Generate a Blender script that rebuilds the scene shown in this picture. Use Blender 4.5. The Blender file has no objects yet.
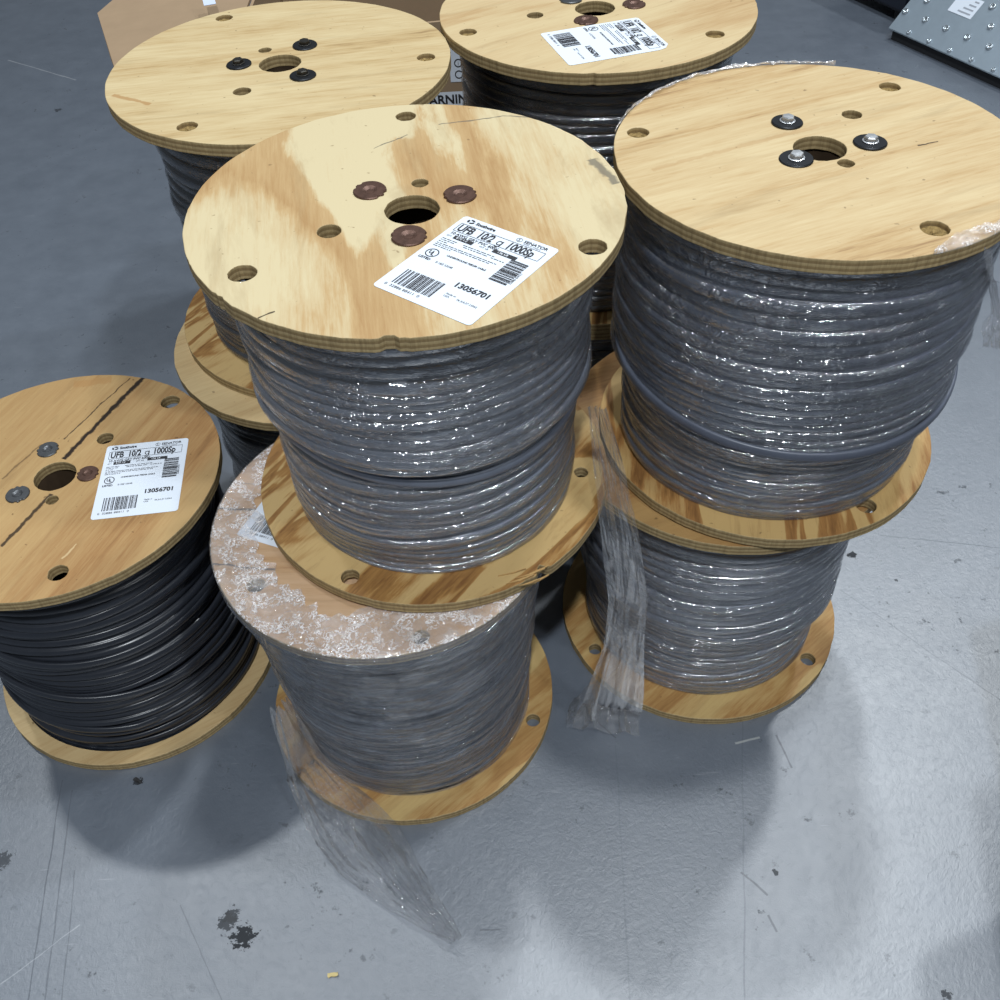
import bpy, bmesh, math, random
import numpy as np
from mathutils import Vector, Matrix

# ------------------------------------------------------------------ camera
F_PX, PITCH, ROLL, CAM_H = 979.41, 0.80511, -0.05518, 1.21396
cp, sp, cr, sr = math.cos(PITCH), math.sin(PITCH), math.cos(ROLL), math.sin(ROLL)
up0 = Vector((0, sp, cp)); rt0 = Vector((1, 0, 0))
RIGHT = rt0 * cr + up0 * sr
UP = -rt0 * sr + up0 * cr
FWD = Vector((0, cp, -sp))
scene = bpy.context.scene
cam_d = bpy.data.cameras.new('camera'); cam = bpy.data.objects.new('camera', cam_d)
scene.collection.objects.link(cam)
M = Matrix((RIGHT, UP, -FWD)).transposed().to_4x4(); M.translation = Vector((0, 0, CAM_H))
cam.matrix_world = M
cam_d.sensor_width = 36.0; cam_d.lens = F_PX * 36.0 / 1000.0; cam_d.clip_start = 0.02
scene.camera = cam

# ------------------------------------------------------------------ world, lamps, exposure
scene.view_settings.view_transform = 'Standard'; scene.view_settings.look = 'None'
scene.view_settings.gamma = 1.0; scene.view_settings.use_curve_mapping = False
scene.view_settings.exposure = 0.13
w = bpy.data.worlds.new('warehouse_air'); scene.world = w; w.use_nodes = True
w.node_tree.nodes['Background'].inputs[0].default_value = (0.80, 0.90, 1.0, 1)
w.node_tree.nodes['Background'].inputs[1].default_value = 0.09


def lamp(name, d, energy, size, dist=5.5, col=(0.90, 0.96, 1.0)):
    l = bpy.data.lights.new(name, 'AREA'); l.energy = energy; l.size = size; l.size_y = size
    l.shape = 'RECTANGLE'; l.color = col
    o = bpy.data.objects.new(name, l); scene.collection.objects.link(o)
    tgt = Vector((0, 0.8, 0.3)); o.location = tgt + Vector(d) * dist
    o.rotation_euler = (tgt - o.location).to_track_quat('-Z', 'Y').to_euler()
    return o


lamp('high_bay_lamp', (-0.40, 0.38, 1.0), 62, 0.26)
lamp('high_bay_lamp', (0.19, 0.43, 1.0), 78, 0.26)
lamp('high_bay_lamp', (0.22, 0.10, 1.0), 75, 0.30)  # overhead fill lamp, added to lighten the stacks' shadows on the floor
lamp('high_bay_lamp', (0.55, 0.60, 1.0), 95, 0.26)
lamp('high_bay_lamp', (0.0, -0.50, 1.0), 215, 0.20)
lamp('high_bay_lamp', (0.55, -0.50, 1.0), 60, 0.26)

RND = random.Random(7)


def ray(u, v):
    x = (u - 500) / F_PX; y = (500 - v) / F_PX
    return RIGHT * x + UP * y + FWD


def at(u, v, z):
    d = ray(u, v); t = (z - CAM_H) / d.z
    return Vector((0, 0, CAM_H)) + d * t


def aty(u, v, y):
    d = ray(u, v); t = y / d.y
    return Vector((0, 0, CAM_H)) + d * t


# ------------------------------------------------------------------ helpers
def link(name, me, mat=None, parent=None):
    o = bpy.data.objects.new(name, me); scene.collection.objects.link(o)
    if mat:
        for m in (mat if isinstance(mat, (list, tuple)) else [mat]):
            me.materials.append(m)
    if parent:
        o.parent = parent
    return o


def bm_obj(name, bm, mat=None, parent=None, smooth=False):
    me = bpy.data.meshes.new(name); bm.to_mesh(me); bm.free()
    if smooth:
        for p in me.polygons: p.use_smooth = True
    return link(name, me, mat, parent)


def grid_mesh(name, V, closed_u, uv=None, smooth=True):
    """V: (rows, cols, 3) array -> quad grid; columns optionally closed."""
    r, c, _ = V.shape
    idx = np.arange(r * c).reshape(r, c)
    if closed_u:
        nx = np.roll(idx, -1, axis=1)
        q = np.stack([idx[:-1], nx[:-1], nx[1:], idx[1:]], -1).reshape(-1, 4)
    else:
        q = np.stack([idx[:-1, :-1], idx[:-1, 1:], idx[1:, 1:], idx[1:, :-1]], -1).reshape(-1, 4)
    me = bpy.data.meshes.new(name)
    me.from_pydata(V.reshape(-1, 3).tolist(), [], q.tolist())
    if smooth:
        me.polygons.foreach_set('use_smooth', [True] * len(me.polygons))
    if uv is not None:
        ul = me.uv_layers.new(name='UVMap')
        vi = np.empty(len(me.loops), dtype=np.int32); me.loops.foreach_get('vertex_index', vi)
        ul.data.foreach_set('uv', uv.reshape(-1, 2)[vi].astype(np.float32).ravel())
    me.update()
    return me


def snoise(rng, n=9, f=1.0):
    """smooth 2-D noise built from random sines"""
    ks = [(rng.uniform(-f, f), rng.uniform(-f, f), rng.uniform(0, 6.28)) for _ in range(n)]
    return lambda a, b: sum(np.sin(k[0] * a + k[1] * b + k[2]) for k in ks) / math.sqrt(n)


def thing(name, label, cat, loc=(0, 0, 0), group=None):
    o = bpy.data.objects.new(name, None); scene.collection.objects.link(o)
    o.empty_display_size = 0.05
    o.location = loc; o['label'] = label; o['category'] = cat
    if group: o['group'] = group
    return o


def tag(o, label, cat, group=None):
    o['label'] = label; o['category'] = cat
    if group: o['group'] = group
    return o


# ------------------------------------------------------------------ node helpers
class N:
    def __init__(s, name):
        s.m = bpy.data.materials.new(name); s.m.use_nodes = True
        s.t = s.m.node_tree; s.t.nodes.clear()
        s.out = s.t.nodes.new('ShaderNodeOutputMaterial')

    def n(s, typ, **kw):
        x = s.t.nodes.new(typ)
        for k, v in kw.items():
            if k.startswith('i_'):
                kk = k[2:]
                x.inputs[int(kk) if kk.isdigit() else kk.replace('_', ' ')].default_value = v
            else:
                setattr(x, k, v)
        return x

    def l(s, a, b): s.t.links.new(a, b)

    def math(s, op, a, b=None, c=None, clamp=False):
        x = s.t.nodes.new('ShaderNodeMath'); x.operation = op; x.use_clamp = clamp
        for i, v in enumerate((a, b, c)):
            if v is None: continue
            if isinstance(v, (int, float)): x.inputs[i].default_value = v
            else: s.l(v, x.inputs[i])
        return x.outputs[0]

    def coord(s, which='Object', loc=(0, 0, 0), rot=0.0, scale=(1, 1, 1)):
        tc = s.n('ShaderNodeTexCoord'); mp = s.n('ShaderNodeMapping')
        mp.inputs['Location'].default_value = loc
        mp.inputs['Rotation'].default_value = (0, 0, rot)
        mp.inputs['Scale'].default_value = scale
        s.l(tc.outputs[which], mp.inputs[0]); return mp.outputs[0]

    def noise(s, vec, scale, detail=3, rough=0.55, dist=0.0):
        x = s.n('ShaderNodeTexNoise'); x.inputs['Scale'].default_value = scale
        x.inputs['Detail'].default_value = detail; x.inputs['Roughness'].default_value = rough
        x.inputs['Distortion'].default_value = dist
        s.l(vec, x.inputs['Vector']); return x.outputs[0]

    def ramp(s, fac, stops, interp='LINEAR'):
        x = s.n('ShaderNodeValToRGB'); x.color_ramp.interpolation = interp
        e = x.color_ramp.elements
        while len(e) < len(stops): e.new(0.5)
        for k, (p, c) in zip(e, stops):
            k.position = p; k.color = (c, c, c, 1) if isinstance(c, (int, float)) else (*c, 1)
        s.l(fac, x.inputs[0]); return x.outputs[0]

    def mix(s, fac, a, b, mode='MIX'):
        x = s.n('ShaderNodeMix', data_type='RGBA', blend_type=mode)
        for i, v in ((0, fac), (6, a), (7, b)):
            if isinstance(v, (int, float)): x.inputs[i].default_value = v
            elif isinstance(v, tuple): x.inputs[i].default_value = (*v, 1)
            else: s.l(v, x.inputs[i])
        return x.outputs[2]

    def line(s, a, b, width, wob=0.002, nscale=40):
        """mask = 1 on a straight mark from a to b (object xy), ragged edges"""
        d = Vector(b) - Vector(a); L = d.length; ang = math.atan2(d.y, d.x)
        tc = s.n('ShaderNodeTexCoord')
        sub = s.n('ShaderNodeVectorMath', operation='SUBTRACT'); sub.inputs[1].default_value = (a[0], a[1], 0)
        s.l(tc.outputs['Object'], sub.inputs[0])
        rot = s.n('ShaderNodeVectorRotate', rotation_type='Z_AXIS'); rot.inputs['Angle'].default_value = -ang
        s.l(sub.outputs[0], rot.inputs[0])
        sx = s.n('ShaderNodeSeparateXYZ'); s.l(rot.outputs[0], sx.inputs[0])
        nz = s.noise(tc.outputs['Object'], nscale, 3)
        off = s.math('MULTIPLY', s.math('SUBTRACT', nz, 0.5), wob * 4)
        y = s.math('ABSOLUTE', s.math('ADD', sx.outputs[1], off))
        inx = s.math('MULTIPLY', s.math('GREATER_THAN', sx.outputs[0], 0.0), s.math('LESS_THAN', sx.outputs[0], L))
        nz2 = s.noise(tc.outputs['Object'], nscale * 3, 2)
        ww = s.math('MULTIPLY', nz2, width * 2)
        soft = s.math('SUBTRACT', 1.0, s.math('DIVIDE', y, ww), clamp=True)
        return s.math('MULTIPLY', inx, s.math('MULTIPLY', soft, 2.0, clamp=True))

    def principled(s, base, rough=0.5, metal=0.0, spec=0.5, normal=None):
        p = s.n('ShaderNodeBsdfPrincipled')
        for k, v in (('Base Color', base), ('Roughness', rough), ('Metallic', metal), ('Specular IOR Level', spec)):
            if isinstance(v, tuple): p.inputs[k].default_value = (*v, 1)
            elif isinstance(v, (int, float)): p.inputs[k].default_value = v
            else: s.l(v, p.inputs[k])
        if normal is not None: s.l(normal, p.inputs['Normal'])
        return p

    def bump(s, h, strength, dist=0.001):
        b = s.n('ShaderNodeBump'); b.inputs['Strength'].default_value = strength
        b.inputs['Distance'].default_value = dist; s.l(h, b.inputs['Height']); return b.outputs[0]

    def done(s, sh):
        s.l(sh, s.out.inputs[0]); return s.m


def lin(r, g, b):
    f = lambda c: (c / 255 / 12.92) if c / 255 <= 0.04045 else ((c / 255 + 0.055) / 1.055) ** 2.4
    return (f(r), f(g), f(b))


def simple(name, col, rough=0.5, metal=0.0, spec=0.5, var=0.0, scale=60):
    k = N(name)
    if var:
        v = k.coord()
        nz = k.noise(v, scale, 4)
        c = k.mix(nz, tuple(x * (1 - var) for x in col), tuple(min(1, x * (1 + var)) for x in col))
        return k.done(k.principled(c, rough, metal, spec, k.bump(nz, 0.15)).outputs[0])
    return k.done(k.principled(col, rough, metal, spec).outputs[0])


# ------------------------------------------------------------------ wood
def wood(name, rot, pale, mid, dark, stretch=7.0, scale=9.0, rings=0.0, ringmix=0.5, seed=0.0,
         lines=(), fine=0.35, blot=0.0, knots=True):
    k = N(name)
    # grain runs along local x after rotation
    v0 = k.coord('Object', (seed, seed * 1.7, 0), 0, (1, 1, 1))
    vr = k.n('ShaderNodeVectorRotate', rotation_type='Z_AXIS'); vr.inputs['Angle'].default_value = -rot
    k.l(v0, vr.inputs[0])
    st = k.n('ShaderNodeVectorMath', operation='MULTIPLY'); st.inputs[1].default_value = (1.0 / stretch, 1, 1)
    k.l(vr.outputs[0], st.inputs[0]); vs = st.outputs[0]
    pale, mid, dark = (tuple(q * 0.72 for q in t_) for t_ in (pale, mid, dark))
    n1 = k.noise(vs, scale, 5, 0.6, 0.6)
    n2 = k.noise(vs, scale * 6, 4, 0.65, 0.3)
    st2 = k.n('ShaderNodeVectorMath', operation='MULTIPLY'); st2.inputs[1].default_value = (0.06, 1, 1)
    k.l(vr.outputs[0], st2.inputs[0])
    n3 = k.noise(st2.outputs[0], 330, 3, 0.7)
    base = n1
    stp = k.n('ShaderNodeVectorMath', operation='MULTIPLY'); stp.inputs[1].default_value = (0.10, 1, 1)
    k.l(vr.outputs[0], stp.inputs[0]); n3pre = k.noise(stp.outputs[0], 160, 4, 0.75)
    if rings:
        big = k.noise(vs, scale * 0.45, 3, 0.55, 0.8)
        feather = k.math('MULTIPLY', k.math('SUBTRACT', n3pre, 0.5), 0.10)
        wv = k.math('FRACT', k.math('ADD', k.math('MULTIPLY', big, rings), k.math('ADD', feather, k.math('MULTIPLY', k.math('SUBTRACT', n2, 0.5), 0.22))))
        band = k.ramp(wv, [(0.0, 0.0), (0.30, 0.18), (0.58, 1.0), (0.72, 0.8), (0.78, 0.0)])
        base = k.math('ADD', k.math('MULTIPLY', n1, 1 - ringmix), k.math('MULTIPLY', band, ringmix))
    f = k.math('ADD', base, k.math('MULTIPLY', k.math('SUBTRACT', n2, 0.5), fine))
    f = k.math('ADD', f, k.math('ADD', k.math('MULTIPLY', k.math('SUBTRACT', n3, 0.5), 0.42), k.math('MULTIPLY', k.math('SUBTRACT', n3pre, 0.5), 0.42)))
    if not rings:
        f = k.math('ADD', k.math('MULTIPLY', k.math('SUBTRACT', f, 0.5), 1.25), 0.48)
    col = k.ramp(f, [(0.25, pale), (0.52, tuple(0.5 * (a + b) for a, b in zip(pale, mid))), (0.68, mid), (0.95, dark)])
    if blot:
        nb = k.noise(k.coord(), 11, 2, 0.5, 0.3)
        bm_ = k.ramp(nb, [(0.55, 0.0), (0.63, blot)])
        col = k.mix(bm_, col, mid)
    smudge = k.ramp(k.noise(vs, scale * 2.3, 5, 0.7, 0.6), [(0.56, 0.0), (0.74, 0.45)])
    col = k.mix(smudge, col, tuple(0.55 * a + 0.1 * b for a, b in zip(mid, pale)))
    # dirt specks
    sp_ = k.ramp(k.noise(k.coord('Object', (seed, 0, 0)), 120, 2), [(0.71, 0.0), (0.76, 0.55)])
    col = k.mix(sp_, col, tuple(c * 0.45 for c in dark))
    for (a, b, wd, amt, c2) in lines:
        col = k.mix(k.math('MULTIPLY', k.line(a, b, wd), amt), col, c2)
    h = k.math('ADD', n3, k.math('MULTIPLY', n2, 0.6))
    p = k.principled(col, 0.55, 0, 0.35, k.bump(h, 0.25, 0.0006))
    return k.done(p.outputs[0])


def ply_edge():
    k = N('plywood_edge')
    v = k.coord('Object', (0, 0, 0), 0, (1, 1, 1))
    sx = k.n('ShaderNodeSeparateXYZ'); k.l(v, sx.inputs[0])
    nz = k.noise(v, 30, 3)
    s_ = k.math('FRACT', k.math('MULTIPLY', k.math('ADD', sx.outputs[2], k.math('MULTIPLY', nz, 0.0016)), 1 / 0.0056))
    b = k.ramp(s_, [(0.0, lin(176, 154, 112)), (0.4, lin(188, 166, 124)), (0.5, lin(146, 124, 88)), (0.9, lin(152, 130, 92)), (1.0, lin(176, 154, 112))])
    st = k.noise(k.coord('Object', (0, 0, 0), 0, (60, 60, 8)), 5, 4, 0.7)
    c = k.mix(k.ramp(st, [(0.40, 0.0), (0.75, 0.55)]), b, lin(92, 74, 50))
    return k.done(k.principled(c, 0.75, 0, 0.2, k.bump(st, 0.5, 0.001)).outputs[0])


EDGE = ply_edge()


# ------------------------------------------------------------------ cable and film materials
def cable_mat(name, col, rough=0.38):
    k = N(name)
    v = k.coord()
    nz = k.noise(v, 45, 4)
    c = k.mix(nz, tuple(x * 0.78 for x in col), tuple(x * 1.25 for x in col))
    return k.done(k.principled(c, rough, 0, 0.5, k.bump(k.noise(v, 400, 2), 0.05, 0.0005)).outputs[0])


def film_mat(name, haze=0.12, gloss=0.16, hazecol=(0.78, 0.82, 0.90), rough=0.10, bump=0.5, stretch=9.0,
             scale=60, painted_glint=0.0, tilt=0.12, patch=None):
    k = N(name)
    tc = k.n('ShaderNodeTexCoord')
    vr = k.n('ShaderNodeVectorRotate', rotation_type='Z_AXIS'); vr.inputs['Angle'].default_value = tilt
    k.l(tc.outputs['UV'], vr.inputs[0])
    st = k.n('ShaderNodeVectorMath', operation='MULTIPLY'); st.inputs[1].default_value = (1.0 / stretch, 1, 1)
    k.l(vr.outputs[0], st.inputs[0])
    n1 = k.noise(st.outputs[0], scale, 4, 0.6, 0.5)
    n2 = k.noise(tc.outputs['UV'], scale * 1.5, 3, 0.6, 0.8)
    ridge = k.math('SUBTRACT', 1.0, k.math('MULTIPLY', k.math('ABSOLUTE', k.math('SUBTRACT', n2, 0.5)), 6.0), clamp=True)
    n6 = k.noise(st.outputs[0], scale * 3.2, 3, 0.7, 0.8)
    pm = k.ramp(k.noise(tc.outputs['UV'], 14, 3, 0.6, 0.5), [(0.42, 0.25), (0.60, 1.0)])
    h = k.math('ADD', n1, k.math('MULTIPLY', k.math('ADD', k.math('MULTIPLY', ridge, 0.45), k.math('MULTIPLY', n6, 0.5)), pm))
    bp = k.bump(h, bump, 0.004)
    gl = k.n('ShaderNodeBsdfGlossy'); gl.inputs['Roughness'].default_value = rough
    gl.inputs['Color'].default_value = (1, 1, 1, 1); k.l(bp, gl.inputs['Normal'])
    df = k.n('ShaderNodeBsdfDiffuse'); df.inputs['Color'].default_value = (*hazecol, 1); k.l(bp, df.inputs['Normal'])
    tr = k.n('ShaderNodeBsdfTransparent'); tr.inputs[0].default_value = (0.97, 0.97, 0.98, 1)
    hz = k.math('MULTIPLY', k.ramp(n1, [(0.30, 0.25), (0.62, 1.0), (0.75, 1.8)]), haze)
    if painted_glint:  # pale crease lines: glints painted into the film as diffuse colour
        n4 = k.noise(tc.outputs['UV'], scale * 2.2, 3, 0.6, 1.5)
        r4 = k.math('SUBTRACT', 1.0, k.math('MULTIPLY', k.math('ABSOLUTE', k.math('SUBTRACT', n4, 0.5)), 22.0), clamp=True)
        n5 = k.ramp(k.noise(tc.outputs['UV'], scale * 0.9, 2), [(0.46, 0.0), (0.56, 1.0)])
        hz = k.math('ADD', hz, k.math('MULTIPLY', k.math('MULTIPLY', r4, n5), painted_glint))
    hz = k.math('MINIMUM', hz, 0.9)
    m1 = k.n('ShaderNodeMixShader'); k.l(hz, m1.inputs[0]); k.l(tr.outputs[0], m1.inputs[1]); k.l(df.outputs[0], m1.inputs[2])
    lw = k.n('ShaderNodeLayerWeight'); lw.inputs['Blend'].default_value = 0.25
    g = k.math('MINIMUM', k.math('ADD', k.math('MULTIPLY', lw.outputs['Fresnel'], 0.7), gloss), 0.6)
    m2 = k.n('ShaderNodeMixShader'); k.l(g, m2.inputs[0]); k.l(m1.outputs[0], m2.inputs[1]); k.l(gl.outputs[0], m2.inputs[2])
    return k.done(m2.outputs[0])


# ------------------------------------------------------------------ small shared materials
BLACK_STEEL = simple('blackened_steel', lin(38, 40, 44), 0.45, 0.6, 0.5, 0.3)
BOLT_STEEL = simple('zinc_bolt', lin(205, 207, 210), 0.35, 0.75)
BOLT_DARK = simple('dark_bolt', lin(72, 70, 66), 0.4, 0.8)
RUST = simple('rusty_steel', lin(92, 68, 58), 0.45, 0.55, 0.5, 0.55, 160)
GREY_STEEL = simple('grey_steel', lin(95, 97, 100), 0.4, 0.7, 0.5, 0.3, 120)
PAPER = simple('label_paper', (0.66, 0.71, 0.79), 0.5, 0, 0.3)
INK = simple('label_ink', (0.02, 0.02, 0.025), 0.6)
FIBRE = simple('torn_wood_fibre', lin(138, 116, 76), .9, 0, .1, .75, 420)
CORE = simple('core_board', lin(44, 34, 24), 0.9, 0, 0.1, 0.3)


# ------------------------------------------------------------------ geometry builders
def disc_with_holes(name, R, t, holes, notches, rng, mats, parent, z):
    """round plywood cheek with real through holes; slightly ragged rim"""
    cu = bpy.data.curves.new(name, 'CURVE'); cu.dimensions = '2D'; cu.fill_mode = 'BOTH'
    cu.extrude = t / 2 - 0.0008; cu.bevel_depth = 0.0008; cu.bevel_resolution = 1

    def ring(pts):
        s = cu.splines.new('POLY'); s.points.add(len(pts) - 1); s.use_cyclic_u = True
        for p, q in zip(s.points, pts): p.co = (q[0], q[1], 0, 1)
    nz = snoise(rng, 10, 40)
    n = 300; pts = []
    for i in range(n):
        a = 2 * math.pi * i / n
        r = R - 0.0008 + 0.0003 * float(nz(a, 0.0)) + (0.0005 * rng.random() if rng.random() < .1 else 0)
        for (na, nw, nd) in notches:
            d = (a - na + math.pi) % (2 * math.pi) - math.pi
            if abs(d) < nw: r -= nd * (1 - (d / nw) ** 2) * (0.15 + 1.1 * rng.random())
        pts.append((r * math.cos(a), r * math.sin(a)))
    ring(pts)
    for (hx, hy, hr) in holes:
        m = 40 if hr > 0.015 else 22
        ring([((hr + 0.0004 * rng.uniform(-1, 1)) * math.cos(2 * math.pi * i / m) + hx,
               (hr + 0.0004 * rng.uniform(-1, 1)) * math.sin(2 * math.pi * i / m) + hy) for i in range(m)])
    tmp = bpy.data.objects.new('tmp', cu); scene.collection.objects.link(tmp)
    dg = bpy.context.evaluated_depsgraph_get(); dg.update()
    me = bpy.data.meshes.new_from_object(tmp.evaluated_get(dg))
    bpy.data.objects.remove(tmp); bpy.data.curves.remove(cu)
    me.name = name; me.materials.clear()
    o = link(name, me, mats, parent); o.location = (0, 0, z + t / 2)
    for p in me.polygons:
        p.material_index = 0 if abs(p.normal.z) > 0.9 else 1
        p.use_smooth = False
    return o


def lathe(bm, prof, n=40, cx=0, cy=0, z0=0):
    rings = []
    for (r, z) in prof:
        rings.append([bm.verts.new((cx + r * math.cos(2 * math.pi * i / n), cy + r * math.sin(2 * math.pi * i / n), z0 + z)) for i in range(n)])
    for a, b in zip(rings, rings[1:]):
        for i in range(n):
            bm.faces.new((a[i], a[(i + 1) % n], b[(i + 1) % n], b[i]))
    return rings


def washer(parent, x, y, z, r, kind, rng):
    """kind: black (flat with bolt), rust (two-notch knockout disc), grey"""
    bm = bmesh.new(); n = 48; th = 0.0022
    a0 = rng.uniform(0, 3.14); rings = []
    notch = kind != 'black'
    prof = [(0.0035, 0.0006), (0.0055, th * 0.7), (r * 0.45, th), (r - 0.0008, th), (r, th * 0.6), (r, 0)]
    for j, (pr, pz) in enumerate(prof):
        rr = []
        for i in range(n):
            a = 2 * math.pi * i / n; q = pr
            if notch and j >= 3:
                for na in (a0, a0 + math.pi):
                    d = (a - na + math.pi) % (2 * math.pi) - math.pi
                    if 0.10 < abs(d) < 0.36: q = pr - 0.0016
            rr.append(bm.verts.new((q * math.cos(a), q * math.sin(a), pz)))
        rings.append(rr)
    for A, B in zip(rings, rings[1:]):
        for i in range(n): bm.faces.new((A[i], B[i], B[(i + 1) % n], A[(i + 1) % n]))
    bm.faces.new(rings[0])
    o = bm_obj('washer', bm, {'black': BLACK_STEEL, 'rust': RUST, 'grey': GREY_STEEL}[kind.split('_')[0]], parent)
    o.location = (x, y, z)
    o.rotation_euler = (rng.uniform(-.03, .03), rng.uniform(-.03, .03), 0)
    o['label'] = {'black': 'flat black steel washer', 'rust': 'rusty brown notched washer', 'grey': 'dull grey notched washer'}[kind.split('_')[0]]
    return o


def bolt(parent, mat, rng, label):
    bm = bmesh.new(); a0 = rng.uniform(0, 1)
    # washer-faced hex head with a short threaded end
    lathe(bm, [(0.0001, 0.0022), (0.0078, 0.0022), (0.0080, 0.003), (0.0066, 0.0034)], 30)
    hexp = [(0.0066, 0.0032), (0.0066, 0.0066), (0.0058, 0.0076), (0.0001, 0.0079)]
    rg = []
    for (r, z) in hexp:
        rg.append([bm.verts.new((r * math.cos(a0 + i * math.pi / 3), r * math.sin(a0 + i * math.pi / 3), z)) for i in range(6)])
    for A, B in zip(rg, rg[1:]):
        for i in range(6): bm.faces.new((A[i], A[(i + 1) % 6], B[(i + 1) % 6], B[i]))
    o = bm_obj('bolt', bm, mat, parent); o['label'] = label
    return o


def text_into(bm, s, x, y, size, sx=1.0, rot=0.0, shear=0.0, bold=0.0, align='LEFT', z=0.0006):
    cu = bpy.data.curves.new('t', 'FONT'); cu.body = s; cu.size = size; cu.align_x = align; cu.shear = shear
    cu.offset = bold; cu.resolution_u = 3
    o = bpy.data.objects.new('t', cu); scene.collection.objects.link(o)
    dg = bpy.context.evaluated_depsgraph_get(); dg.update()
    me = bpy.data.meshes.new_from_object(o.evaluated_get(dg))
    me.transform(Matrix.Translation((x, y, z)) @ Matrix.Rotation(rot, 4, 'Z') @ Matrix.Diagonal((sx, 1, 1, 1)))
    bm.from_mesh(me)
    bpy.data.objects.remove(o); bpy.data.curves.remove(cu); bpy.data.meshes.remove(me)


def rect(bm, x0, y0, x1, y1, z=0.0006):
    bm.faces.new([bm.verts.new(p) for p in ((x0, y0, z), (x1, y0, z), (x1, y1, z), (x0, y1, z))])


def ringmark(bm, cx, cy, r0, r1, z=0.0006, sx=1.0, a0=0.0, a1=6.2832):
    n = 28; A = []
    for i in range(n + 1):
        a = a0 + (a1 - a0) * i / n
        A.append((bm.verts.new((cx + sx * r0 * math.cos(a), cy + r0 * math.sin(a), z)), bm.verts.new((cx + sx * r1 * math.cos(a), cy + r1 * math.sin(a), z))))
    for p, q in zip(A, A[1:]): bm.faces.new((p[0], p[1], q[1], q[0]))


WHITE_ON_BLACK = simple('label_knockout', (0.84, 0.88, 0.95), 0.5)


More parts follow.
